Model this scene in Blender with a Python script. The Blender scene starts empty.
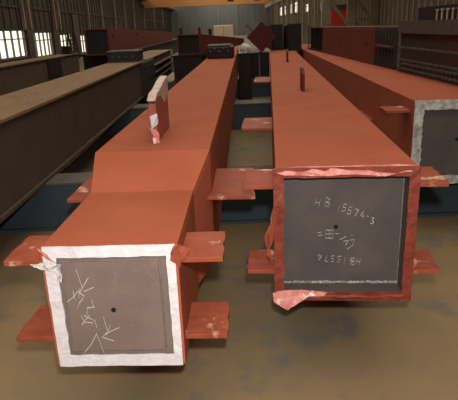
import bpy, math, random
from mathutils import Matrix, Vector
random.seed(7)
C = bpy.context.scene.collection
FLOOR = -1.76            # eye level is z = 0; the floor lies 1.76 m below the lens
BEAM = -1.30             # underside of the beams, on top of the blue sleepers

# ------------------------------------------------------------------ materials
def mat(name, col, col2=None, scale=6.0, rough=0.6, metal=0.0, bump=0.0, detail=6.0, lo=0.35, hi=0.65,
        stretch=None, col3=None, scale3=30.0, lo3=0.6, hi3=0.7, spec=0.2):
    m = bpy.data.materials.new(name); m.use_nodes = True
    nt = m.node_tree; b = nt.nodes['Principled BSDF']
    b.inputs['Roughness'].default_value = rough; b.inputs['Metallic'].default_value = metal
    b.inputs['Specular IOR Level'].default_value = spec
    b.inputs['Base Color'].default_value = (*col, 1)
    tc = nt.nodes.new('ShaderNodeTexCoord'); mp = nt.nodes.new('ShaderNodeMapping')
    nt.links.new(tc.outputs['Object'], mp.inputs['Vector'])
    if stretch: mp.inputs['Scale'].default_value = stretch
    def noise(sc, d):
        n = nt.nodes.new('ShaderNodeTexNoise'); n.inputs['Scale'].default_value = sc; n.inputs['Detail'].default_value = d
        n.inputs['Roughness'].default_value = 0.62
        nt.links.new(mp.outputs['Vector'], n.inputs['Vector']); return n
    def ramp(src, a, z):
        r = nt.nodes.new('ShaderNodeMapRange'); r.inputs['From Min'].default_value = a; r.inputs['From Max'].default_value = z
        nt.links.new(src, r.inputs['Value']); return r.outputs['Result']
    def mix(fac, a, z):
        x = nt.nodes.new('ShaderNodeMix'); x.data_type = 'RGBA'
        nt.links.new(fac, x.inputs['Factor'])
        for s, v in ((x.inputs[6], a), (x.inputs[7], z)):
            if isinstance(v, tuple): s.default_value = (*v, 1)
            else: nt.links.new(v, s)
        return x.outputs[2]
    out = col
    if col2:
        n = noise(scale, detail); out = mix(ramp(n.outputs['Fac'], lo, hi), col, col2)
    if col3:
        n3 = noise(scale3, 4); out = mix(ramp(n3.outputs['Fac'], lo3, hi3), out, col3)
    if not isinstance(out, tuple): nt.links.new(out, b.inputs['Base Color'])
    if bump:
        n2 = noise(scale * 3, 5); bp = nt.nodes.new('ShaderNodeBump'); bp.inputs['Strength'].default_value = bump
        bp.inputs['Distance'].default_value = 0.02
        nt.links.new(n2.outputs['Fac'], bp.inputs['Height']); nt.links.new(bp.outputs['Normal'], b.inputs['Normal'])
    return m

M = {}
M['primer'] = mat('red_oxide_primer', (.303,.077,.037), (.348,.092,.046), 3, .8, bump=.03, spec=.08)
M['tab'] = mat('primer_under_film', (.22,.046,.022), (.28,.068,.033), 9, .6, bump=.2, col3=(.6,.38,.25), scale3=5, lo3=.60, hi3=.68, spec=.12)
M['dull_red'] = mat('dull_red_primer', (.15,.030,.016), (.11,.023,.013), 3, .65)
M['deep_red'] = mat('deep_red_primer', (.085,.014,.009), (.07,.012,.008), 4, .65)
M['white_tape'] = mat('white_tape', (.58,.52,.52), (.64,.60,.60), 14, .45, bump=.35)
M['red_tape'] = mat('red_tape', (.14,.025,.015), (.22,.048,.028), 16, .45, bump=.35, col3=(.65,.42,.35), scale3=12, lo3=.68, hi3=.76, spec=.15)  # pale flecks: scuffs, plus glare painted into the tape colour
M['silver_tape'] = mat('silver_tape', (.22,.20,.18), (.55,.52,.48), 16, .3, bump=.7)
M['pink_film'] = mat('pink_film', (.42,.10,.075), (.62,.27,.22), 14, .3, bump=.5, col3=(.80,.66,.62), scale3=9, lo3=.60, hi3=.68)
M['red_wrap'] = mat('red_wrap', (.22,.05,.035), (.32,.085,.06), 14, .35, bump=.3, col3=(.6,.35,.3), scale3=14, lo3=.7, hi3=.76)
M['film_beige'] = mat('beige_film', (.42,.28,.20), (.55,.43,.34), 14, .4, bump=.4)
M['clear_film'] = mat('crumpled_film', (.45,.40,.38), (.82,.78,.77), 30, .25, bump=.8)
M['brown_plate'] = mat('brown_end_plate', (.150,.103,.087), (.18,.128,.107), 4, .6, bump=.03, col3=(.20,.15,.12), scale3=30, lo3=.55, hi3=.8)
M['edge_plate'] = mat('bare_plate_edge', (.17,.145,.12), (.12,.10,.085), 20, .5)
M['weld'] = mat('weld_bead', (.55,.50,.45), (.16,.13,.11), 60, .5, bump=.8)
M['grey_steel'] = mat('grey_mill_steel', (.064,.055,.053), (.090,.070,.063), 5, .5, bump=.04)
M['chalk'] = mat('chalk', (.50,.48,.46), (.38,.36,.34), 60, .9)
M['chalk_faint'] = mat('faint_chalk', (.36,.34,.32), (.20,.19,.18), 60, .9)
M['hole'] = mat('hole_dark', (.008,.007,.006), rough=.9)
M['lit_dust_top'] = mat('lit_dusty_steel_top', (.24,.145,.078), (.19,.115,.062), 5, .85, stretch=(3,.5,1), col3=(.13,.08,.05), scale3=8, lo3=.55, hi3=.75)  # lighter top tone paints overhead light in, along with dust
M['brown_steel'] = mat('brown_mill_steel', (.092,.060,.037), (.07,.045,.028), 3, .7)
M['grey_splice'] = mat('splice_steel', (.040,.033,.033), (.028,.024,.024), 12, .6)
M['rib'] = mat('dusty_rib', (.13,.095,.065), (.07,.05,.035), 8, .7)
M['blue'] = mat('blue_grey_paint', (.040,.054,.066), (.048,.062,.072), 4, .5)
M['blue_top'] = mat('dusty_blue_flange', (.10,.085,.068), (.07,.065,.058), 9, .7)
M['dark'] = mat('dark_steel', (.014,.009,.008), (.022,.012,.010), 6, .6)
M['dark_edge'] = mat('worn_steel_edge', (.13,.13,.13), (.07,.07,.07), 10, .5)
M['black_box'] = mat('unpainted_end_plate', (.014,.013,.013), (.019,.017,.016), 5, .6)
M['floor'] = mat('concrete_floor', (.18,.138,.083), (.26,.165,.075), 1.6, .6, bump=.05, lo=.3, hi=.7,
                 col3=(.14,.125,.10), scale3=3.1, lo3=.52, hi3=.66, spec=.12)
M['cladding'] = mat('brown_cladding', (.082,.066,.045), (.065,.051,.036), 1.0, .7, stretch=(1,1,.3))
M['cladding_rib'] = mat('cladding_rib', (.072,.058,.040), (.058,.047,.032), 1.0, .7)
M['post'] = mat('pale_post', (.36,.28,.19), (.27,.20,.14), 2, .6)
M['column'] = mat('brown_column', (.105,.066,.043), (.085,.055,.038), 2, .6)
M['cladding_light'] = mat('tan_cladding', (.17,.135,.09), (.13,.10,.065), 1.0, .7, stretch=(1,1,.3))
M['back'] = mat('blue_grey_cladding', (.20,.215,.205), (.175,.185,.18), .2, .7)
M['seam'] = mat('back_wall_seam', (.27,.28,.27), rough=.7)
M['frame_paint'] = mat('window_frame_paint', (.20,.185,.165), rough=.6)
M['crane'] = mat('orange_crane_paint', (.62,.30,.10), (.55,.26,.09), .6, .5)
M['cream'] = mat('cream_paint', (.62,.52,.34), (.56,.47,.30), 1, .6)
M['lattice'] = mat('lattice_steel', (.30,.24,.16), (.22,.17,.11), 2, .6)
M['banner'] = mat('red_banner', (.85,.05,.04), (.75,.045,.035), 1, .5)
M['green_board'] = mat('green_board', (.10,.13,.09), rough=.6)
M['stud'] = mat('stud_steel', (.085,.07,.052), (.05,.04,.03), 20, .6)
M['concrete_band'] = mat('rough_flange', (.10,.072,.05), (.06,.042,.03), 20, .8)
M['red_brown'] = mat('red_brown_section', (.040,.024,.017), (.075,.022,.014), 1.2, .7, lo=.5, hi=.62)
g = bpy.data.materials.new('window_glass'); g.use_nodes = True
nt = g.node_tree; nt.nodes.clear()
o_ = nt.nodes.new('ShaderNodeOutputMaterial'); mx = nt.nodes.new('ShaderNodeMixShader')
tr = nt.nodes.new('ShaderNodeBsdfTransparent'); gl = nt.nodes.new('ShaderNodeBsdfGlossy')
tr.inputs[0].default_value = (.97,.98,.95,1); gl.inputs['Roughness'].default_value = .1; mx.inputs[0].default_value = .06
nt.links.new(tr.outputs[0], mx.inputs[1]); nt.links.new(gl.outputs[0], mx.inputs[2]); nt.links.new(mx.outputs[0], o_.inputs[0])
M['glass'] = g

# ------------------------------------------------------------------ mesh tools
class MB:
    def __init__(s): s.v = []; s.f = []
    def hexa(s, p):                       # p: 8 points, 0-3 one end loop, 4-7 the other
        n = len(s.v); s.v += [tuple(q) for q in p]
        for a in ((0,3,2,1),(4,5,6,7),(0,1,5,4),(1,2,6,5),(2,3,7,6),(3,0,4,7)): s.f.append(tuple(n+i for i in a))
        return s
    def box(s, x0, x1, y0, y1, z0, z1):
        return s.hexa([(x0,y0,z0),(x1,y0,z0),(x1,y0,z1),(x0,y0,z1),(x0,y1,z0),(x1,y1,z0),(x1,y1,z1),(x0,y1,z1)])
    def loft(s, secs):                    # sections: list of equal-length point loops
        n = len(s.v); k = len(secs[0])
        for q in secs: s.v += [tuple(p) for p in q]
        for i in range(len(secs)-1):
            for j in range(k):
                a = n+i*k+j; b = n+i*k+(j+1)%k
                s.f.append((a, b, b+k, a+k))
        s.f.append(tuple(n+j for j in reversed(range(k)))); e = n+(len(secs)-1)*k
        s.f.append(tuple(e+j for j in range(k)))
        return s
    def bar(s, a, b, w, h=None):          # square bar between two points
        h = h or w; a = Vector(a); b = Vector(b); d = (b-a).normalized()
        up = Vector((0,0,1)) if abs(d.z) < .9 else Vector((0,1,0))
        x = d.cross(up).normalized()*w/2; y = x.cross(d).normalized()*h/2
        return s.hexa([a-x-y, a+x-y, a+x+y, a-x+y, b-x-y, b+x-y, b+x+y, b-x+y])
    def rod(s, a, b, r, n=10):
        a = Vector(a); b = Vector(b); d = (b-a).normalized()
        up = Vector((0,0,1)) if abs(d.z) < .9 else Vector((0,1,0))
        x = d.cross(up).normalized(); y = x.cross(d)
        c = [x*math.cos(t*2*math.pi/n)*r + y*math.sin(t*2*math.pi/n)*r for t in range(n)]
        return s.loft([[a+q for q in c], [b+q for q in c]])
    def build(s, name, m, parent=None, bevel=0, smooth=False):
        me = bpy.data.meshes.new(name); me.from_pydata(s.v, [], s.f); me.materials.append(M[m] if isinstance(m, str) else m)
        import bmesh
        bm = bmesh.new(); bm.from_mesh(me); bmesh.ops.recalc_face_normals(bm, faces=bm.faces); bm.to_mesh(me); bm.free()
        if smooth:
            for p in me.polygons: p.use_smooth = True
        o = bpy.data.objects.new(name, me); C.objects.link(o)
        if parent: o.parent = parent
        if bevel:
            b = o.modifiers.new('bevel', 'BEVEL'); b.width = bevel; b.segments = 2; b.limit_method = 'ANGLE'
        return o
def tag(o, label, cat, group=None):
    o['label'] = label; o['category'] = cat
    if group: o['group'] = group
    return o
def thing(name, label, cat, loc=(0,0,0), head=0, group=None):
    o = bpy.data.objects.new(name, None); C.objects.link(o); o.empty_display_size = .2
    o.location = loc; o.rotation_euler = (0, 0, -head)
    return tag(o, label, cat, group)
def struct(o): o['kind'] = 'structure'; return o
def plab(o, l): o['label'] = l; return o

# ------------------------------------------------------------------ box columns
def box_column(t, secs, tk, m, top='primer', bottom=None):
    """secs: (y, uL, uR, z0, z1). Four plates of thickness tk as separate parts."""
    T = MB().loft([[(l,y,z1-tk),(r,y,z1-tk),(r,y,z1),(l,y,z1)] for y,l,r,z0,z1 in secs]).build('top_plate', top, t, .004)
    B = MB().loft([[(l,y,z0),(r,y,z0),(r,y,z0+tk),(l,y,z0+tk)] for y,l,r,z0,z1 in secs]).build('bottom_plate', bottom or m, t)
    L = MB().loft([[(l,y,z0+tk),(l+tk,y,z0+tk),(l+tk,y,z1-tk),(l,y,z1-tk)] for y,l,r,z0,z1 in secs]).build('side_plate', m, t)
    R = MB().loft([[(r-tk,y,z0+tk),(r,y,z0+tk),(r,y,z1-tk),(r-tk,y,z1-tk)] for y,l,r,z0,z1 in secs]).build('side_plate', m, t)
    return T, B, L, R
def connection_tab(t, side, u, z, y0, y1, ext, tk=.022, m='tab', film=False):
    a, b = (u-ext, u) if side < 0 else (u, u+ext)
    n = 6; secs = []
    for i in range(n+1):
        y = y0 + (y1-y0)*i/n; j = random.uniform(-.006, .006)
        o = (a+j, b) if side < 0 else (a, b+j)
        dz = random.uniform(-.002, .002)
        secs.append([(o[0],y,z-tk+dz),(o[1],y,z-tk),(o[1],y,z),(o[0],y,z+dz)])
    o = MB().loft(secs).build('connection_tab', m, t, .003)
    return o
def ring(name, m, t, x0, x1, z0, z1, y, w, jit=.004, th=.006, n=14):
    """a taped frame round a box end; the inner edge is ragged"""
    wb, wr, wt, wl = w if isinstance(w, tuple) else (w,)*4
    mb = MB()
    corners = [(x0,z0),(x1,z0),(x1,z1),(x0,z1)]; inn = [(x0+wl,z0+wb),(x1-wr,z0+wb),(x1-wr,z1-wt),(x0+wl,z1-wt)]
    outer = []; inner = []
    for k in range(4):
        a, b = corners[k], corners[(k+1)%4]; c, d = inn[k], inn[(k+1)%4]
        nx, nz = [(0,1),(-1,0),(0,-1),(1,0)][k]
        for i in range(n):
            s = i/n; ji = random.uniform(-jit, jit) if i else 0; jo = random.uniform(-jit, jit)*.3 if i else 0
            outer.append((a[0]+(b[0]-a[0])*s+nx*jo, a[1]+(b[1]-a[1])*s+nz*jo))
            inner.append((c[0]+(d[0]-c[0])*s+nx*ji, c[1]+(d[1]-c[1])*s+nz*ji))
    N = len(outer); V = []
    for i in range(N):
        yy = y + random.uniform(-.002, .002)
        V += [(outer[i][0],yy,outer[i][1]), (inner[i][0],yy-random.uniform(0,.002),inner[i][1]),
              (inner[i][0],yy+th,inner[i][1]), (outer[i][0],yy+th,outer[i][1])]
    mb.v = V
    for i in range(N):
        a = i*4; b = ((i+1)%N)*4
        for k in range(4): mb.f.append((a+k, a+(k+1)%4, b+(k+1)%4, b+k))
    return mb.build(name, m, t)
def strokes(name, S, y, m, t, w=.0035):
    mb = MB()
    for st in S:
        for a, b in zip(st[:-1], st[1:]):
            a = (a[0], y, a[1]); b = (b[0], y, b[1])
            mb.bar(a, b, .0012, w)
    return mb.build(name, m, t)
def crumple(name, m, t, pts, th=.004, jit=.006, sub=2):
    """torn tape or film: a closed outline fan with folds; pts are 3-D"""
    import bmesh
    me = bpy.data.meshes.new(name); bm = bmesh.new()
    vs = [bm.verts.new(p) for p in pts]; bm.faces.new(vs)
    bmesh.ops.triangulate(bm, faces=bm.faces[:])
    bmesh.ops.subdivide_edges(bm, edges=bm.edges[:], cuts=sub, use_grid_fill=True)
    for v in bm.verts: v.co += Vector((random.uniform(-jit,jit), random.uniform(-jit,jit)*1.5, random.uniform(-jit,jit)))
    bm.to_mesh(me); bm.free(); me.materials.append(M[m])
    o = bpy.data.objects.new(name, me); C.objects.link(o); o.parent = t
    s = o.modifiers.new('thick', 'SOLIDIFY'); s.thickness = th
    return o
def disc(name, m, t, x, y, z, r, yr=.004, parent=None):
    return MB().rod((x,y,z), (x,y+yr,z), r, 12).build(name, m, t)
def h_section(t, x0, x1, y0, y1, z0, z1, m, vertical_web=True, tk=.03, dz=0):
    def S(a, b, c, d): return MB().loft([[(a,y0,c),(b,y0,c),(b,y0,d),(a,y0,d)], [(a,y1,c),(b,y1,c),(b,y1,d-dz),(a,y1,d-dz)]])
    S(x0,x1,z1-tk,z1).build('flange', m, t); S(x0,x1,z0,z0+tk).build('flange', m, t)
    xm = (x0+x1)/2; S(xm-tk/2,xm+tk/2,z0+tk,z1-tk).build('web', m, t)
    return t
SA= [[[0.13, 0.434], [0.136, 0.399], [0.144, 0.355]], [[0.174, 0.397], [0.153, 0.366], [0.129, 0.329]], [[0.19, 0.354], [0.147, 0.336]], [[0.106, 0.341], [0.107, 0.319], [0.11, 0.297]], [[0.125, 0.34], [0.1, 0.309], [0.076, 0.293]], [[0.132, 0.348], [0.125, 0.308]], [[0.142, 0.307], [0.124, 0.286], [0.111, 0.259]], [[0.123, 0.34], [0.147, 0.315]], [[0.176, 0.3], [0.177, 0.278], [0.182, 0.263]], [[0.152, 0.263], [0.182, 0.267]], [[0.157, 0.268], [0.147, 0.232]], [[0.134, 0.23], [0.166, 0.211]], [[0.156, 0.229], [0.121, 0.186]], [[0.124, 0.228], [0.136, 0.194]], [[0.137, 0.199], [0.164, 0.195]], [[0.176, 0.211], [0.181, 0.172]], [[0.213, 0.224], [0.217, 0.193], [0.224, 0.155]], [[0.237, 0.186], [0.224, 0.153], [0.203, 0.133]], [[0.272, 0.171], [0.234, 0.155], [0.198, 0.13]], [[0.198, 0.128], [0.244, 0.109]], [[0.117, 0.057], [0.147, 0.093], [0.176, 0.143]], [[0.176, 0.147], [0.186, 0.108], [0.195, 0.056]], [[0.174, 0.211], [0.161, 0.182]]]
SB= [[[0.191, 0.454], [0.199, 0.492]], [[0.212, 0.448], [0.219, 0.487]], [[0.195, 0.473], [0.215, 0.468]], [[0.24, 0.452], [0.248, 0.497]], [[0.248, 0.497], [0.266, 0.485], [0.262, 0.474], [0.244, 0.475]], [[0.244, 0.475], [0.265, 0.462], [0.261, 0.45], [0.24, 0.452]], [[0.283, 0.454], [0.284, 0.456]], [[0.304, 0.424], [0.312, 0.458]], [[0.349, 0.459], [0.334, 0.462], [0.329, 0.446], [0.343, 0.442], [0.342, 0.428], [0.331, 0.423], [0.323, 0.428]], [[0.374, 0.444], [0.359, 0.447], [0.354, 0.431], [0.368, 0.427], [0.367, 0.413], [0.356, 0.408], [0.348, 0.413]], [[0.387, 0.436], [0.406, 0.431], [0.388, 0.397]], [[0.43, 0.422], [0.415, 0.401], [0.435, 0.396]], [[0.431, 0.41], [0.425, 0.385]], [[0.446, 0.398], [0.455, 0.396]], [[0.47, 0.39], [0.482, 0.387], [0.473, 0.375], [0.481, 0.366], [0.474, 0.356], [0.464, 0.361]], [[0.424, 0.169], [0.422, 0.134]], [[0.406, 0.172], [0.404, 0.137]], [[0.423, 0.151], [0.405, 0.154]], [[0.394, 0.172], [0.392, 0.133]], [[0.392, 0.133], [0.376, 0.141], [0.378, 0.151], [0.393, 0.153]], [[0.393, 0.153], [0.374, 0.162], [0.376, 0.172], [0.394, 0.172]], [[0.348, 0.178], [0.344, 0.146]], [[0.308, 0.151], [0.321, 0.149], [0.324, 0.164], [0.312, 0.166], [0.312, 0.178], [0.32, 0.184], [0.327, 0.18]], [[0.276, 0.153], [0.289, 0.152], [0.292, 0.167], [0.28, 0.169], [0.28, 0.181], [0.288, 0.187], [0.295, 0.183]], [[0.263, 0.153], [0.246, 0.156], [0.259, 0.189]], [[0.217, 0.161], [0.23, 0.184], [0.211, 0.187]], [[0.215, 0.173], [0.219, 0.199]], [[0.208, 0.311], [0.229, 0.315]], [[0.211, 0.296], [0.232, 0.299]], [[0.249, 0.326], [0.248, 0.282], [0.284, 0.281], [0.285, 0.324], [0.249, 0.326]], [[0.25, 0.304], [0.283, 0.305]], [[0.265, 0.325], [0.268, 0.281]], [[0.295, 0.305], [0.315, 0.306]], [[0.318, 0.274], [0.351, 0.29]], [[0.336, 0.264], [0.363, 0.27], [0.348, 0.244]], [[0.376, 0.296], [0.38, 0.301]], [[0.368, 0.27], [0.39, 0.274], [0.383, 0.242], [0.356, 0.221]]]
NB1, NB2 = 15 , 27
# ------------------------------------------------------------------ setting
SKY = 5.2
struct(MB().box(-14, 14, -20, 133, FLOOR-.2, FLOOR).build('floor', 'floor'))
# side walls: cladding built round their windows
WX = -12.0
def side_wall(name, X, sg, wins, top, ribs, m='cladding', m2='cladding_rib'):
    w = MB(); prev = -18.0; zt = top
    def bx(y0,y1,z0,z1): w.box(min(X,X+sg*.25), max(X,X+sg*.25), y0, y1, z0, z1)
    for y0,y1,z0,z1 in wins:
        bx(prev,y0,FLOOR,zt); bx(y0,y1,FLOOR,z0); bx(y0,y1,z1,zt); prev = y1
    bx(prev,131,FLOOR,zt); bx(-18,70,zt,7.7)  # unseen upper wall strip added to block side light
    struct(w.build(name, m))
    rb = MB()
    for i in range(148):
        y = -17.5+i; zs = [(FLOOR, zt)]
        for y0,y1,z0,z1 in wins:
            if y0-.15 < y < y1+.15: zs = [(FLOOR, z0-.1), (z1+.12, zt)]
        for za,zb in zs: rb.box(min(X,X-sg*.06), max(X,X-sg*.06), y-.12, y+.12, za, zb)
    for za,zb in ribs: rb.box(min(X,X-sg*.12), max(X,X-sg*.12), -18, 131, za, zb)
    return struct(rb.build('trim_1', m2))
wins = [(28.4,33.5,-1.21,.34),(34.5,38.7,-1.38,.19),(39.9,43.9,-1.49,.0),(45.7,49.6,-1.60,-.12)]
winr = [(62,68,1.5,2.7),(74,82,1.7,2.8),(88,98,1.9,3.6),(104,116,1.9,3.6)]
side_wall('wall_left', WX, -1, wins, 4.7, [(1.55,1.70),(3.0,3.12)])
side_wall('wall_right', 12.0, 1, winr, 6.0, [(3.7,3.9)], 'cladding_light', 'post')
k = 0
for X, sg, ww in ((WX, -1, wins), (12.0, 1, winr)):
    for y0,y1,z0,z1 in ww:
        k += 1
        f = MB(); x0, x1 = sorted((X+sg*.16, X+sg*.06))
        f.box(x0,x1,y0,y1,z0,z0+.06); f.box(x0,x1,y0,y1,z1-.06,z1); f.box(x0,x1,y0,y0+.08,z0,z1); f.box(x0,x1,y1-.08,y1,z0,z1)
        for j in range(1,5):
            y = y0+(y1-y0)*j/5; f.box(x0,x1,y-.05,y+.05,z0,z1)
        zm = z1-(z1-z0)*.33; f.box(x0,x1,y0,y1,zm-.03,zm+.03)
        F = struct(f.build('window_%d' % k, 'frame_paint'))
        MB().box(*sorted((X+sg*.12,X+sg*.11)),y0+.02,y1-.02,z0+.02,z1-.02).build('pane', 'glass', F)
        MB().box(*sorted((X,X-sg*.05)),y0-.05,y1+.05,z0-.08,z0).build('sill', 'column', F)
n = 2
for y0,y1 in ((27.6,28.35),(33.55,34.45),(38.75,39.85),(44.0,45.6)):
    struct(MB().box(WX+.05, WX+.14, y0, y1, FLOOR, 1.5).build('trim_%d' % n, 'column')); n += 1
for y in (33.1, 34.1, 39.2, 40.3, 49.2, 54.8, 61.4, 67.8, 74.7, 84.2, 97, 111):
    struct(MB().box(WX+.05, WX+.24, y-.1, y+.1, .35, 4.6).build('trim_%d' % n, 'post')); n += 1
struct(MB().box(WX, WX+.7, -18, 131, 4.25, 4.7).build('trim_%d' % n, 'cladding')); n += 1
# back wall, unseen rear wall and roof added to cut side light, ridge skylight
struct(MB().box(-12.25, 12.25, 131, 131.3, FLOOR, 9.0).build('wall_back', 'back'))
s = MB()
for i in range(17): s.box(-12+i*1.5-.05, -12+i*1.5+.05, 130.9, 131, FLOOR, 9)
s.box(-1.1,-.75,130.7,131,FLOOR,9); s.box(3.3,3.65,130.7,131,FLOOR,9)
struct(s.build('trim_%d' % n, 'seam')); n += 1
struct(MB().box(-12.25, 12.25, -18.3, -18, FLOOR, 7.8).build('wall_rear', 'cladding'))
rf = MB().box(-12.6,-SKY,-18.3,131,7.8,8.0).box(SKY,12.6,-18.3,131,7.8,8.0)
for i in range(20): rf.box(-12.2,12.2,-17+i*7.8,-16.8+i*7.8,7.4,7.8)
struct(rf.build('ceiling', 'cladding'))

# crane girder over the far end
t = thing('crane_girder', 'orange overhead travelling crane girder spanning the far end of the hall', 'crane', (-2,84,3.38))
MB().box(-9.6,9.2,-.4,.4,0,1.9).build('girder', 'crane', t, .02)
MB().box(-9.6,9.2,-.55,.55,1.9,2.0).build('top_flange', 'crane', t)
MB().box(-9.6,9.2,-.55,.55,-.08,0).build('bottom_flange', 'crane', t)
for x in (3.4, 7.4): plab(MB().box(x-.45,x+.45,-.42,-.40,.35,.75).build('marking', 'dark', t), 'small dark marking on the girder')
MB().box(-9.9,-9.5,-1.5,1.5,.35,1.2).build('end_carriage', 'crane', t); MB().box(9.15,9.5,-1.5,1.5,.35,1.2).build('end_carriage', 'crane', t)

# right hand crane columns: a row of slim pale posts
def hall_column(x, y, w, label, m='post'):
    t = thing('steel_post', label, 'post', (x,y,FLOOR), 0, 'slim steel posts in a row')
    MB().box(-w,-w+.06,-.15,.15,0,9).build('flange', m, t); MB().box(w-.06,w,-.15,.15,0,9).build('flange', m, t)
    MB().box(-w+.06,w-.06,-.03,.03,0,9).build('web', m, t); MB().box(-w-.1,w+.1,-.3,.3,0,.05).build('base_plate', m, t)
for k,y in enumerate((83, 73.5, 68, 63, 58.5, 54.5, 51, 47.5, 44.5)):
    hall_column(8.0, y*1.053, .16, 'slim pale steel post in the row beyond the stacked columns')
struct(MB().box(7.75, 8.25, 20, 100, 3.1, 3.75).build('trim_%d' % n, 'lattice')); n += 1
# braced lattice column
t = thing('lattice_tower', 'brown braced lattice steel tower in front of the red banner', 'steel tower', (9.85,42.1,FLOOR))
for x in (-1.95, 0, 1.75): MB().box(x-.3,x+.3,-.2,.2,0,7).build('leg', 'lattice', t)
for a,c in (((-1.65,0,3.4),(-.3,0,1.75)),((.3,0,3.6),(1.45,0,2.15)),((-1.65,0,1.7),(-.3,0,.3)),((.3,0,2.0),(1.45,0,.6)),((-1.65,0,5.0),(-.3,0,3.5)),((.3,0,5.1),(1.45,0,3.7))):
    MB().bar(a, c, .22).build('brace', 'lattice', t)
for z in (2.02, 3.65): MB().box(.3,1.45,-.1,.1,z-.06,z+.06).build('strut', 'lattice', t)
t = tag(MB().box(8.95,10.65,45.2,45.3,-.10,1.08).build('banner', 'banner'), 'bright red banner hung behind the brown braced lattice column', 'banner')
t = tag(MB().box(8.95,10.65,45.2,45.3,1.085,1.45).build('notice_board', 'green_board'), 'small dark green board above the red banner', 'board')



# cream cabinet and column
t = thing('machine_cabinet', 'cream machine cabinet standing before the far grey wall', 'cabinet', (.1,63,FLOOR))
MB().box(-1.15,1.15,0,1.2,0,2.08).build('body', 'cream', t, .12); MB().box(-.03,.03,-.02,0,.2,1.95).build('door_seam', 'lattice', t)

# ------------------------------------------------------------------ blue sleepers
for k,(y0,y1,dep,lab) in enumerate(((4.62,4.97,.44,'dark blue steel support beam lying on the floor nearest the camera, under all the columns'),
        (9.4,9.9,.46,'dark blue steel support beam under the columns, second from the camera'),
        (13.9,14.4,.46,'dark blue steel support beam farthest from the camera, under the black H beam end'))):
    t = thing('steel_sleeper', lab, 'sleeper', (0,y0,FLOOR), 0, 'blue steel support beams across the floor')
    x0, x1 = (-3.1, 3.2) if k == 0 else (-5.6, 3.2)
    h = BEAM-FLOOR
    MB().box(x0,x1,.02,y1-y0-.02,.025,h-.02).build('web', 'blue', t); plab(MB().box(x0,x1,0,y1-y0,h-.02,h).build('top_flange', 'blue_top', t),'dusty grey-brown top flange')
    MB().box(x0,x1,-.02,y1-y0+.02,0,.025).build('bottom_flange', 'blue', t)

# ------------------------------------------------------------------ A: white-taped column
t = thing('box_girder', 'orange-red primed box column with a stepped top and white-taped end, nearest the camera', 'box column', (-.733,1.843,BEAM), .0393, 'red primed box columns on the support beams')
A = t
secsA = [(0,0,.53,0,.527),(.70,0,.527,0,.527),(.98,-.035,.60,0,.674),(16.2,-.035,.60,0,.674)]
box_column(t, secsA, .03, 'primer')
e = MB().box(.03,.50,.012,.042,.03,.497).build('end_plate', 'brown_plate', t)
c = MB().box(.075,.452,.004,.012,.066,.462).build('cover_plate', 'brown_plate', t, .002)
MB().rod((.2575,.002,.252),(.2575,.0045,.252),.010,12).build('bolt_hole', 'hole', c)
wl = MB(); q = [(.072,.063),(.455,.063),(.455,.465),(.072,.465)]
for a,b2 in zip(q, q[1:]+q[:1]): wl.rod((a[0],.010,a[1]),(b2[0],.010,b2[1]),.004,6)
wl.build('weld_bead', 'edge_plate', c)
strokes('chalk_marks', SA[:14], .0035, 'chalk', c, .0026); strokes('chalk_marks', SA[14:16]+SA[22:], .0035, 'chalk', c, .0026); strokes('chalk_marks', SA[16:22], .0035, 'chalk', c, .0026)
tp = ring('white_tape', 'white_tape', t, .010, .520, -.004, .531, -.004, (.052,.034,.046,.050), .002)
plab(tp, 'white masking tape round the open end')
crumple('loose_tape', 'clear_film', tp, [(-.035,-.006,.462),(.02,-.012,.470),(.075,-.010,.462),(.072,-.012,.42),(.064,-.014,.385),(.05,-.012,.43),(.0,-.014,.445)], jit=.005)
crumple('loose_tape', 'tab', tp, [(.50,-.006,.47),(.515,-.01,.515),(.535,-.004,.535),(.575,.01,.50),(.55,.0,.47),(.535,-.012,.44)], jit=.004)
crumple('loose_tape', 'pink_film', tp, [(-.004,-.006,.53),(.01,-.012,.50),(.06,-.010,.468),(.03,-.010,.50)], jit=.002)
for sd in (-1, 1):
    u = 0 if sd < 0 else .53
    connection_tab(t, sd, u, .46, .03, .30, .17); connection_tab(t, sd, u, .11, .04, .31, .175)
connection_tab(t, -1, -.01, .425, .92, 1.55, .20); connection_tab(t, 1, .58, .425, .90, 1.50, .26)
# lifting lug wrapped in film
lug = MB().loft([[(.245,1.21,.674),(.275,1.21,.674),(.275,1.23,.93),(.245,1.23,.93)],[(.245,1.45,.674),(.275,1.45,.674),(.275,1.46,.965),(.245,1.46,.965)],[(.245,1.72,.674),(.275,1.72,.674),(.275,1.68,.985),(.245,1.68,.985)]]).build('lifting_lug', 'dull_red', t, .004)
plab(lug, 'upright lifting lug wrapped in pink and white film')
MB().loft([[(.240,y-.004,.676),(.282,y,.676),(.284,y,z),(.240,y,z)] for y,z in ((1.20,.90),(1.32,.925),(1.45,.94),(1.58,.95),(1.70,.955))]).build('plastic_wrap', 'red_wrap', lug, .004)
MB().loft([[(.238,y,lo),(.287,y,lo),(.288,y,z),(.238,y,z)] for y,z,lo in ((1.185,.925,.915),(1.25,.955,.925),(1.38,.965,.925),(1.46,.98,.90),(1.54,.995,.86),(1.62,1.005,.88),(1.72,1.015,.90))]).build('plastic_wrap', 'film_beige', lug, .004)
crumple('plastic_wrap', 'white_tape', lug, [(.245,1.185,.83),(.290,1.18,.85),(.292,1.20,.79),(.27,1.18,.77),(.255,1.185,.76)], jit=.003)
crumple('plastic_wrap', 'pink_film', lug, [(.24,1.185,.77),(.262,1.17,.72),(.262,1.14,.676),(.30,1.17,.677),(.29,1.19,.74)], jit=.003)

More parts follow.
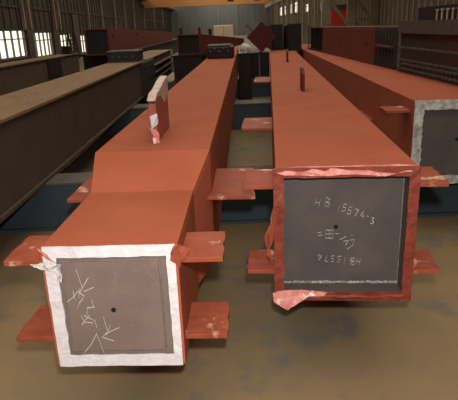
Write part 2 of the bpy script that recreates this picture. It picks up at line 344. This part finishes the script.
# ------------------------------------------------------------------ B: red-taped column
t = thing('box_girder', 'orange-red primed box column, red-taped open end with chalk numbers on its grey inner plate', 'box column', (.2197,2.3266,BEAM), .0843, 'red primed box columns on the support beams')
wB, hB = .650, .674
box_column(t, [(0,0,wB,0,hB),(15.6,0,wB,0,hB)], .032, 'primer')
e = plab(MB().box(.032,wB-.032,.11,.14,.032,hB-.032).build('end_plate', 'grey_steel', t), 'dark grey steel plate inside the open end')
MB().rod((.298,.107,.342),(.298,.111,.342),.0105,12).build('bolt_hole', 'hole', e)
wl = MB()
for i in range(60):
    u = .04+i*(wB-.08)/60; wl.rod((u,.104,.040+random.uniform(-.002,.002)),(u+.011,.104,.040+random.uniform(-.002,.002)),.0065+random.uniform(-.002,.002),6)
wl.build('weld_bead', 'weld', e)
wl = MB()
for i in range(50):
    z = .04+i*(hB-.08)/50; wl.rod((wB-.038,.106,z),(wB-.038,.106,z+.013),.004+random.uniform(-.0015,.0015),6)
wl.build('weld_bead', 'edge_plate', e)
for part in (SB[:NB1], SB[NB1:NB2-2], SB[NB2-2:NB2], SB[NB2:]): strokes('chalk_writing', part, .1085, 'chalk_faint', e, .0040)
ls = MB().box(.032,.0335,.01,.11,.032,hB-.032); ls.box(wB-.0335,wB-.032,.01,.11,.032,hB-.032); ls.box(.034,wB-.034,.01,.11,.032,.0335)
plab(ls.build('inner_face', 'grey_steel', t), 'bare grey steel inside the open end')
tp = plab(ring('red_tape', 'red_tape', t, -.010, wB+.006, -.006, hB+.004, -.006, .048, .0025, n=20), 'glossy red tape round the open end')
crumple('loose_tape', 'pink_film', tp, [(-.02,-.012,.035),(.06,-.016,.062),(.16,-.016,.058),(.25,-.02,.052),(.235,-.02,.030),(.16,-.02,.025),(.10,-.03,-.008),(.055,-.035,-.045),(-.01,-.03,-.005)], jit=.003)
crumple('loose_tape', 'red_tape', tp, [(.16,-.016,.02),(.3,-.014,.035),(.48,-.012,.030),(.62,-.012,.035),(.60,-.014,.010),(.40,-.016,.012),(.25,-.016,.002)], jit=.004)
crumple('loose_tape', 'tab', tp, [(-.01,.0,.50),(-.03,.01,.40),(-.055,.01,.33),(-.045,0,.24),(-.025,-.01,.20),(-.03,-.01,.27),(-.012,-.01,.33),(-.004,-.01,.45)], jit=.004)
crumple('loose_tape', 'pink_film', tp, [(.0,-.012,.655),(.12,-.014,.64),(.3,-.014,.648),(.5,-.012,.635),(.64,-.012,.66),(.64,.01,.682),(.4,.0,.68),(.1,.0,.684)], jit=.005)
for sd in (-1, 1):
    u = 0 if sd < 0 else wB
    connection_tab(t, sd, u, .585, .04, .33, .155); connection_tab(t, sd, u, .15, .02, .27, .145)
connection_tab(t, -1, 0, .50, 1.95, 2.5, .26); connection_tab(t, -1, 0, .50, 5.8, 6.6, .26)
connection_tab(t, 1, wB, .50, 1.95, 2.5, .15)
for y,u in ((2.93,.31),(7.45,.31)):
    l = MB().loft([[(u-.015,y,hB),(u+.015,y,hB),(u+.015,y,hB+.17),(u-.015,y,hB+.17)],[(u-.015,y+.1,hB),(u+.015,y+.1,hB),(u+.015,y+.1,hB+.215),(u-.015,y+.1,hB+.215)],[(u-.015,y+.3,hB),(u+.015,y+.3,hB),(u+.015,y+.3,hB+.215),(u-.015,y+.3,hB+.215)]]).build('lifting_lug', 'deep_red', t, .003)

# ------------------------------------------------------------------ C: silver-taped column at the right edge
t = thing('box_girder', 'orange-red primed box column at the right edge with silvery taped end and dark plate', 'box column', (1.5226,4.182,BEAM), .056, 'red primed box columns on the support beams')
wC = .75
box_column(t, [(0,0,wC,0,.689),(14,0,wC,0,.689)], .032, 'primer')
e = plab(MB().box(.032,wC-.032,.05,.08,.032,.657).build('end_plate', 'grey_steel', t), 'dark grey plate inside the taped end')
MB().rod((.37,.047,.36),(.37,.051,.36),.014,12).build('bolt_hole', 'hole', e)
plab(ring('silver_tape', 'silver_tape', t, -.006, wC+.006, -.004, .694, -.006, .075, .006, n=20), 'crinkled silvery tape round the end')
connection_tab(t, -1, 0, .60, .12, .36, .20); connection_tab(t, -1, 0, .30, 1.42, 2.1, .13)
connection_tab(t, 1, wC, .60, .12, .36, .20)

# ------------------------------------------------------------------ D: dusty brown beam on the left
t = thing('box_girder', 'long brown unpainted steel box beam with a dusty tan top toned bright as if lit, left of the white-taped column', 'steel beam', (-2.36,1.8,BEAM), 0)
D = t; wD = .68; hD = .71
plab(MB().box(0,wD,0,15.6,hD-.03,hD).build('top_plate', 'lit_dust_top', t, .004), 'dusty tan top plate, overhead light in its colour')
MB().box(0,wD,0,15.6,0,.03).build('bottom_plate', 'brown_steel', t)
for u in (.03, wD-.06): MB().box(u,u+.03,0,15.6,.03,hD-.03).build('side_plate', 'brown_steel', t)
MB().box(.06,wD-.06,0,.03,.03,hD-.03).build('end_plate', 'brown_steel', t)
plab(MB().box(wD-.03,wD+.035,9.2,10.9,.03,hD-.032).build('splice_plate', 'grey_splice', t, .004), 'grey splice plate bolted to the side')
for j in range(10):
    for z in (.12,.34,.56): MB().rod((wD+.03,9.32+j*.16,z),(wD+.055,9.32+j*.16,z),.02,6).build('bolt', 'dark', t)
for z in (.18,.33,.50): MB().box(wD-.03,wD+.06,11,15.5,z,z+.025).build('rib', 'rib', t)
plab(MB().box(wD-.03,wD+.05,15.56,15.64,.0,hD+.01).build('end_stiffener', 'post', t), 'pale worn edge at the far end')
# E
t = thing('box_girder', 'dark brown steel beam with a dusty top toned pale as if lit, farthest left below the windows', 'steel beam', (-5.15,7.2,BEAM), 0)
plab(MB().box(0,.5,0,10.3,hD-.03,hD).build('top_plate', 'lit_dust_top', t), 'dusty top plate, overhead light in its pale colour')
MB().box(0,.5,0,10.3,0,.03).build('bottom_plate', 'brown_steel', t)
MB().box(.43,.46,0,10.3,.03,hD-.03).build('side_plate', 'brown_steel', t); MB().box(.03,.06,0,10.3,.03,hD-.03).build('side_plate', 'brown_steel', t)
MB().box(.46,.49,7.1,8.3,.03,hD-.03).build('stiffener', 'dark', t); MB().box(.06,.43,10.25,10.3,.03,hD-.03).build('end_plate', 'dark', t)
t = thing('steel_bracket', 'small black steel bracket on the far end of the leftmost beam', 'bracket', (-5.0,16.7,BEAM+hD+.002))
MB().box(0,.32,0,.3,0,.03).build('base_plate', 'dark', t); MB().box(.02,.30,.05,.08,.03,.24).build('upright_plate', 'dark', t); MB().box(.14,.17,.08,.28,.03,.2).build('gusset', 'dark', t)
t = thing('steel_bracket', 'dark brown bolted steel block on the dusty beam, below the red column end', 'bracket', (-2.34,10.9,BEAM+hD+.002))
MB().box(0,.62,0,.7,.02,.20).build('block', 'grey_splice', t, .01); MB().box(-.01,.64,-.02,.75,0,.02).build('base_plate', 'rib', t); MB().box(-.01,.64,-.02,.75,.20,.225).build('top_plate', 'rib', t)
for j in range(4): MB().rod((.1+j*.14,-.02,.11),(.1+j*.14,0,.11),.022,6).build('bolt', 'rib', t)

# ladder before the third window
t = thing('step_ladder', 'dark step ladder standing before the third window', 'ladder', (-11.0,38.6,FLOOR))
for a,b2 in (((-.1,0,0),(-.1,.75,1.85)),((.35,0,0),(.35,.75,1.85))): MB().bar(a,b2,.09).build('rail', 'dark', t)
for a,b2 in (((-.1,1.5,0),(-.1,.8,1.85)),((.35,1.5,0),(.35,.8,1.85))): MB().bar(a,b2,.08).build('rear_leg', 'dark', t)
for j in range(6): MB().bar((-.1,.1+j*.11,.27+j*.27),(.35,.1+j*.11,.27+j*.27),.07).build('step', 'dark', t)

# G: upper left red column
def tapered(name, lab, cat, loc, head, w, z0, z1a, z1b, L, m, group=None, tk=.03, endm='black_box'):
    t = thing(name, lab, cat, loc, head, group)
    secs = [(0,0,w,0,z1a-z0),(L,0,w,0,z1b-z0)]
    box_column(t, secs, tk, m, m); h = z1a-z0
    plab(MB().box(tk,w-tk,.04,.07,tk,h-tk).build('end_plate', endm, t), 'blackish unpainted end plate')
    return t
zG = -.55
t = tapered('box_girder', 'dull red box column with a blackish end, raised at the left before the windows', 'box column', (-3.52,14,zG), 0, .60, zG, .10, -.12, 18, 'dull_red', 'distant dull red box columns')
for y in (.6, 4.6): MB().rod((.60,y,.44),(.612,y,.44),.05,10).build('bolt_hole', 'hole', t)
MB().box(.28,.31,3.0,3.7,.60,.80).build('lifting_lug', 'dull_red', t)
t = thing('steel_girder', 'blackish brown steel girder lying beneath the raised dull red box column', 'steel beam', (-3.9,14.6,FLOOR), 0)
MB().box(0,1.1,0,21,0,.05).build('bottom_flange', 'dark', t); MB().box(0,1.1,0,21,zG-FLOOR-.05,zG-FLOOR).build('top_flange', 'dark', t); MB().box(.1,1.0,.05,20.95,.05,zG-FLOOR-.05).build('web', 'dark', t)

# second dull red column seen behind, right of G
t = tapered('box_girder', 'dull red tapering box column with a blackish end, above the dusty beam end', 'box column', (-1.17,14,-.622), .20, .60, -.622, -.12, -.40, 7.0, 'dull_red', 'distant dull red box columns')
for y,u in ((.15,.05),(.10,.55)): MB().box(u-.02,u+.02,y,y+.15,.50,.66).build('lifting_lug', 'deep_red', t)
MB().box(.28,.31,2.4,2.7,.40,.62).build('lifting_lug', 'deep_red', t)
t = thing('steel_girder', 'blackish steel girder lying beneath the end of the tapering dull red box column', 'steel beam', (-1.35,13.9,BEAM), 0)
h = -.626-BEAM
MB().box(0,.85,0,5,0,.03).build('bottom_flange', 'dark', t); MB().box(0,.85,0,5,h-.03,h).build('top_flange', 'dark', t); MB().box(.05,.80,.03,4.97,.03,h-.03).build('web', 'dark', t)
# bolted bracket on A
t = thing('bolted_bracket', 'dark bolted steel bracket lying across the far top of the white-taped column', 'bracket', (-.345,11.6,BEAM+.678), .0393)
MB().box(0,.56,0,1.2,0,.24).build('block', 'dark', t, .02); MB().box(-.01,.50,.1,1.22,.24,.27).build('top_plate', 'dark', t)
for j in range(5): plab(MB().rod((.07+j*.095,-.02,.16+.05*(j%2)),(.07+j*.095,0,.16+.05*(j%2)),.022,8).build('bolt', 'dark_edge', t), 'pale bolt head')
# N: black H beam end between the columns
t = thing('h_section', 'black H section beam end standing between the two main columns, under the red plate', 'steel beam', (.665,14,BEAM), 0)
h_section(t, 0, .53, 0, 3, 0, .655, 'dark')
for a_,b_ in ((.0,.25),(.28,.53)): MB().box(a_,b_,.03,.05,.03,.63).build('stiffener', 'dark', t)
plab(MB().box(.0,.012,-.01,.0,.03,.63).build('worn_edge', 'dark_edge', t),'grey worn edge'); plab(MB().box(.25,.28,-.01,.0,.03,.63).build('worn_edge', 'dark_edge', t),'grey worn edge')
# diamond: square section on its corner
t = thing('square_section_end', 'deep red square column end turned on its corner above the black H beam', 'box column', (1.0,14.05,-.64), 0)
def dia(mb, y0, y1, r, c=.385): return mb.loft([[(0,y,c-r),(r,y,c),(0,y,c+r),(-r,y,c)] for y in (y0,y1)])
dia(MB(), .03, .6, .365).build('shaft', 'deep_red', t); dia(MB(), 0, .03, .385).build('end_plate', 'deep_red', t)
MB().bar((-.22,.01,.52),(-.40,.01,.70),.03).build('rod', 'dull_red', t)
# white bundle
t = thing('plastic_bundle', 'crumpled white plastic bundle beside the deep red square column end', 'plastic bundle', (.55,13.6,-.62))
import bmesh
def blob(name, m, t, c, r, seed):
    rn = random.Random(seed); me = bpy.data.meshes.new(name); bm = bmesh.new(); bmesh.ops.create_icosphere(bm, subdivisions=3, radius=1)
    for v in bm.verts:
        k = 1+rn.uniform(-.16,.16); v.co = Vector((c[0]+v.co.x*r[0]*k, c[1]+v.co.y*r[1]*k, max(c[2]-r[2]*.8, c[2]+v.co.z*r[2]*k)))
    bm.to_mesh(me); bm.free(); me.materials.append(M[m]); o = bpy.data.objects.new(name, me); C.objects.link(o); o.parent = t; return o
blob('wrap', 'clear_film', t, (.0,0,.11), (.13,.12,.13), 1); plab(blob('fold', 'white_tape', t, (.08,-.06,.12), (.07,.06,.08), 2), 'bright white fold')
t = thing('steel_block', 'dark steel block under the white plastic bundle', 'steel block', (.36,13.4,FLOOR))
MB().box(0,.33,0,.45,0,.03).build('base_plate', 'dark', t); MB().box(.01,.32,.01,.44,.03,1.11).build('body', 'dark', t, .01); MB().box(0,.33,0,.45,1.11,1.14).build('cap_plate', 'dark', t)
# M1, M2 stubs
for (x0,w,y,dz,L,lab) in ((1.33,.31,14.75,.04,2.0,'black steel H section stub beside the deep red square column end'),(1.71,.32,14,.08,1.8,'black steel H section stub behind the far end of the chalk-marked column, right one')):
    t = thing('h_section', lab, 'steel beam', (x0,y,BEAM+.678), 0, 'black H section stubs at the far end')
    MB().loft([[(0,0,0),(.03,0,0),(.03,0,.66),(0,0,.66)],[(0,L,0),(.03,L,0),(.03,L,.66-dz),(0,L,.66-dz)]]).build('flange', 'dark', t)
    MB().loft([[(w-.03,0,0),(w,0,0),(w,0,.66),(w-.03,0,.66)],[(w-.03,L,0),(w,L,0),(w,L,.66-dz),(w-.03,L,.66-dz)]]).build('flange', 'dark', t)
    MB().loft([[(.03,.02,.31),(w-.03,.02,.31),(w-.03,.02,.34),(.03,.02,.34)],[(.03,L,.31),(w-.03,L,.31),(w-.03,L,.34),(.03,L,.34)]]).build('web', 'dark', t)
    MB().box(.03,w-.03,.03,.05,.34,.66).build('stiffener', 'black_box', t); MB().box(.03,w-.03,.03,.05,0,.31).build('stiffener', 'black_box', t)
    plab(MB().box(w-.02,w,-.012,0,.02,.64).build('worn_edge', 'dark_edge', t), 'grey worn edge')

# ------------------------------------------------------------------ F: upper right column with studs
zF = BEAM+.692
t = thing('studded_girder', 'large brown and dull red steel column covered with shear studs, stacked at the right', 'column section', (2.25,4.4,zF), 0)
hF = .585; w = .62
MB().box(0,w,3.7,7.9,0,hF-.04).build('painted_section', 'dull_red', t, .004)['label'] = 'dull red painted section'
MB().box(.02,w-.02,2.5,3.7,.01,hF-.05).build('splice_section', 'grey_splice', t)['label'] = 'blue-grey bare splice section'
for j in range(8): MB().box(-.0,.02,2.56+j*.14,2.59+j*.14,.02,hF-.06).build('fin', 'grey_splice', t)
MB().box(-.05,.02,2.7,3.5,.27,.30).build('shelf_plate', 'dull_red', t)
MB().box(0,w,0,2.47,0,hF-.12).build('studded_section', 'red_brown', t)['label'] = 'brown studded section'
MB().box(-.04,w+.04,0,2.47,hF-.12,hF+.02).build('top_flange', 'concrete_band', t)['label'] = 'thick rough brown flange'
MB().box(-.02,.0,2.45,2.5,0,hF).build('end_stiffener', 'dark_edge', t)
sp = []
for z in (.05,.11,.30): 
    for j in range(24): sp.append((z, .05+j*.1))
for j in range(24): sp.append((.155, .07+j*.1))
first = None
for z,y in sp:
    if first is None:
        o = MB().rod((0,0,0),(-.055,0,0),.008,8).rod((-.055,0,0),(-.068,0,0),.015,8).build('shear_stud', 'stud', t); first = o
    else:
        o = first.copy(); C.objects.link(o); o.parent = t
    o.location = (0,y,z)
MB().box(.12,.15,7.9,9.7,.05,hF-.07).build('end_web', 'dark', t)['label'] = 'black bare web at the far end'
MB().box(-.0,w,7.9,9.9,0,.03).build('end_flange', 'dark', t); MB().box(0,w,7.9,9.9,hF-.07,hF-.04).build('end_flange', 'dark', t)
for y in (8.4,8.9,9.5): MB().box(0,.12,y,y+.03,.03,hF-.07).build('stiffener', 'dark', t)
MB().box(-.01,.02,9.87,9.92,.0,hF).build('end_stiffener', 'dark_edge', t)
for y,z in ((4.1,.28),(6.1,.30)): MB().rod((-.004,y,z),(.0,y,z),.035,10).build('bolt_hole', 'hole', t)
# box with studs on top of F
t = thing('studded_plate', 'dark steel channel with upright pale studs, lying on top of the studded column', 'steel channel', (2.42,4.9,zF+hF+.021), 0)
MB().box(0,.03,0,1.9,0,.15).build('plate', 'dark', t); MB().box(.03,.3,0,1.9,0,.03).build('base_plate', 'dark', t)
for j in range(9):
    y = .1+j*.14; MB().rod((-.03,y,0),(-.03,y,.10),.010,8).rod((-.03,y,.10),(-.03,y,.115),.02,8).build('stud', 'post', t)

# ------------------------------------------------------------------ light
wd = bpy.data.worlds.new('hall_daylight'); bpy.context.scene.world = wd; wd.use_nodes = True
bg = wd.node_tree.nodes['Background']; bg.inputs[0].default_value = (1.0,.91,.77,1); bg.inputs[1].default_value = 1.75
def lamp(name, loc, size, power, col, rot=(0,0,0)):
    l = bpy.data.lights.new(name, 'AREA'); l.size = size; l.energy = power; l.color = col
    o = bpy.data.objects.new(name, l); C.objects.link(o); o.location = loc; o.rotation_euler = rot; return o
lamp('camera_flash', (.04,-.03,.19), .06, 80, (1,.97,.95), (math.radians(72),0,0))
# ------------------------------------------------------------------ camera
cd = bpy.data.cameras.new('camera'); cd.lens = 521/458*36; cd.sensor_width = 36; cd.sensor_fit = 'HORIZONTAL'; cd.clip_end = 400
co = bpy.data.objects.new('camera', cd); C.objects.link(co)
R = Vector((0.99925,-0.01213,-0.03672)); U = Vector((0.03868,0.31341,0.94883)); F = Vector((0,0.94954,-0.31365))
F.normalize(); R = F.cross(U).normalized(); U = R.cross(F)
co.matrix_world = Matrix(((R.x,U.x,-F.x,0),(R.y,U.y,-F.y,0),(R.z,U.z,-F.z,0),(0,0,0,1)))
sc = bpy.context.scene; sc.camera = co
sc.view_settings.view_transform = 'Standard'; sc.view_settings.look = 'None'; sc.view_settings.gamma = 1; sc.view_settings.exposure = 0
sc.view_settings.use_curve_mapping = False
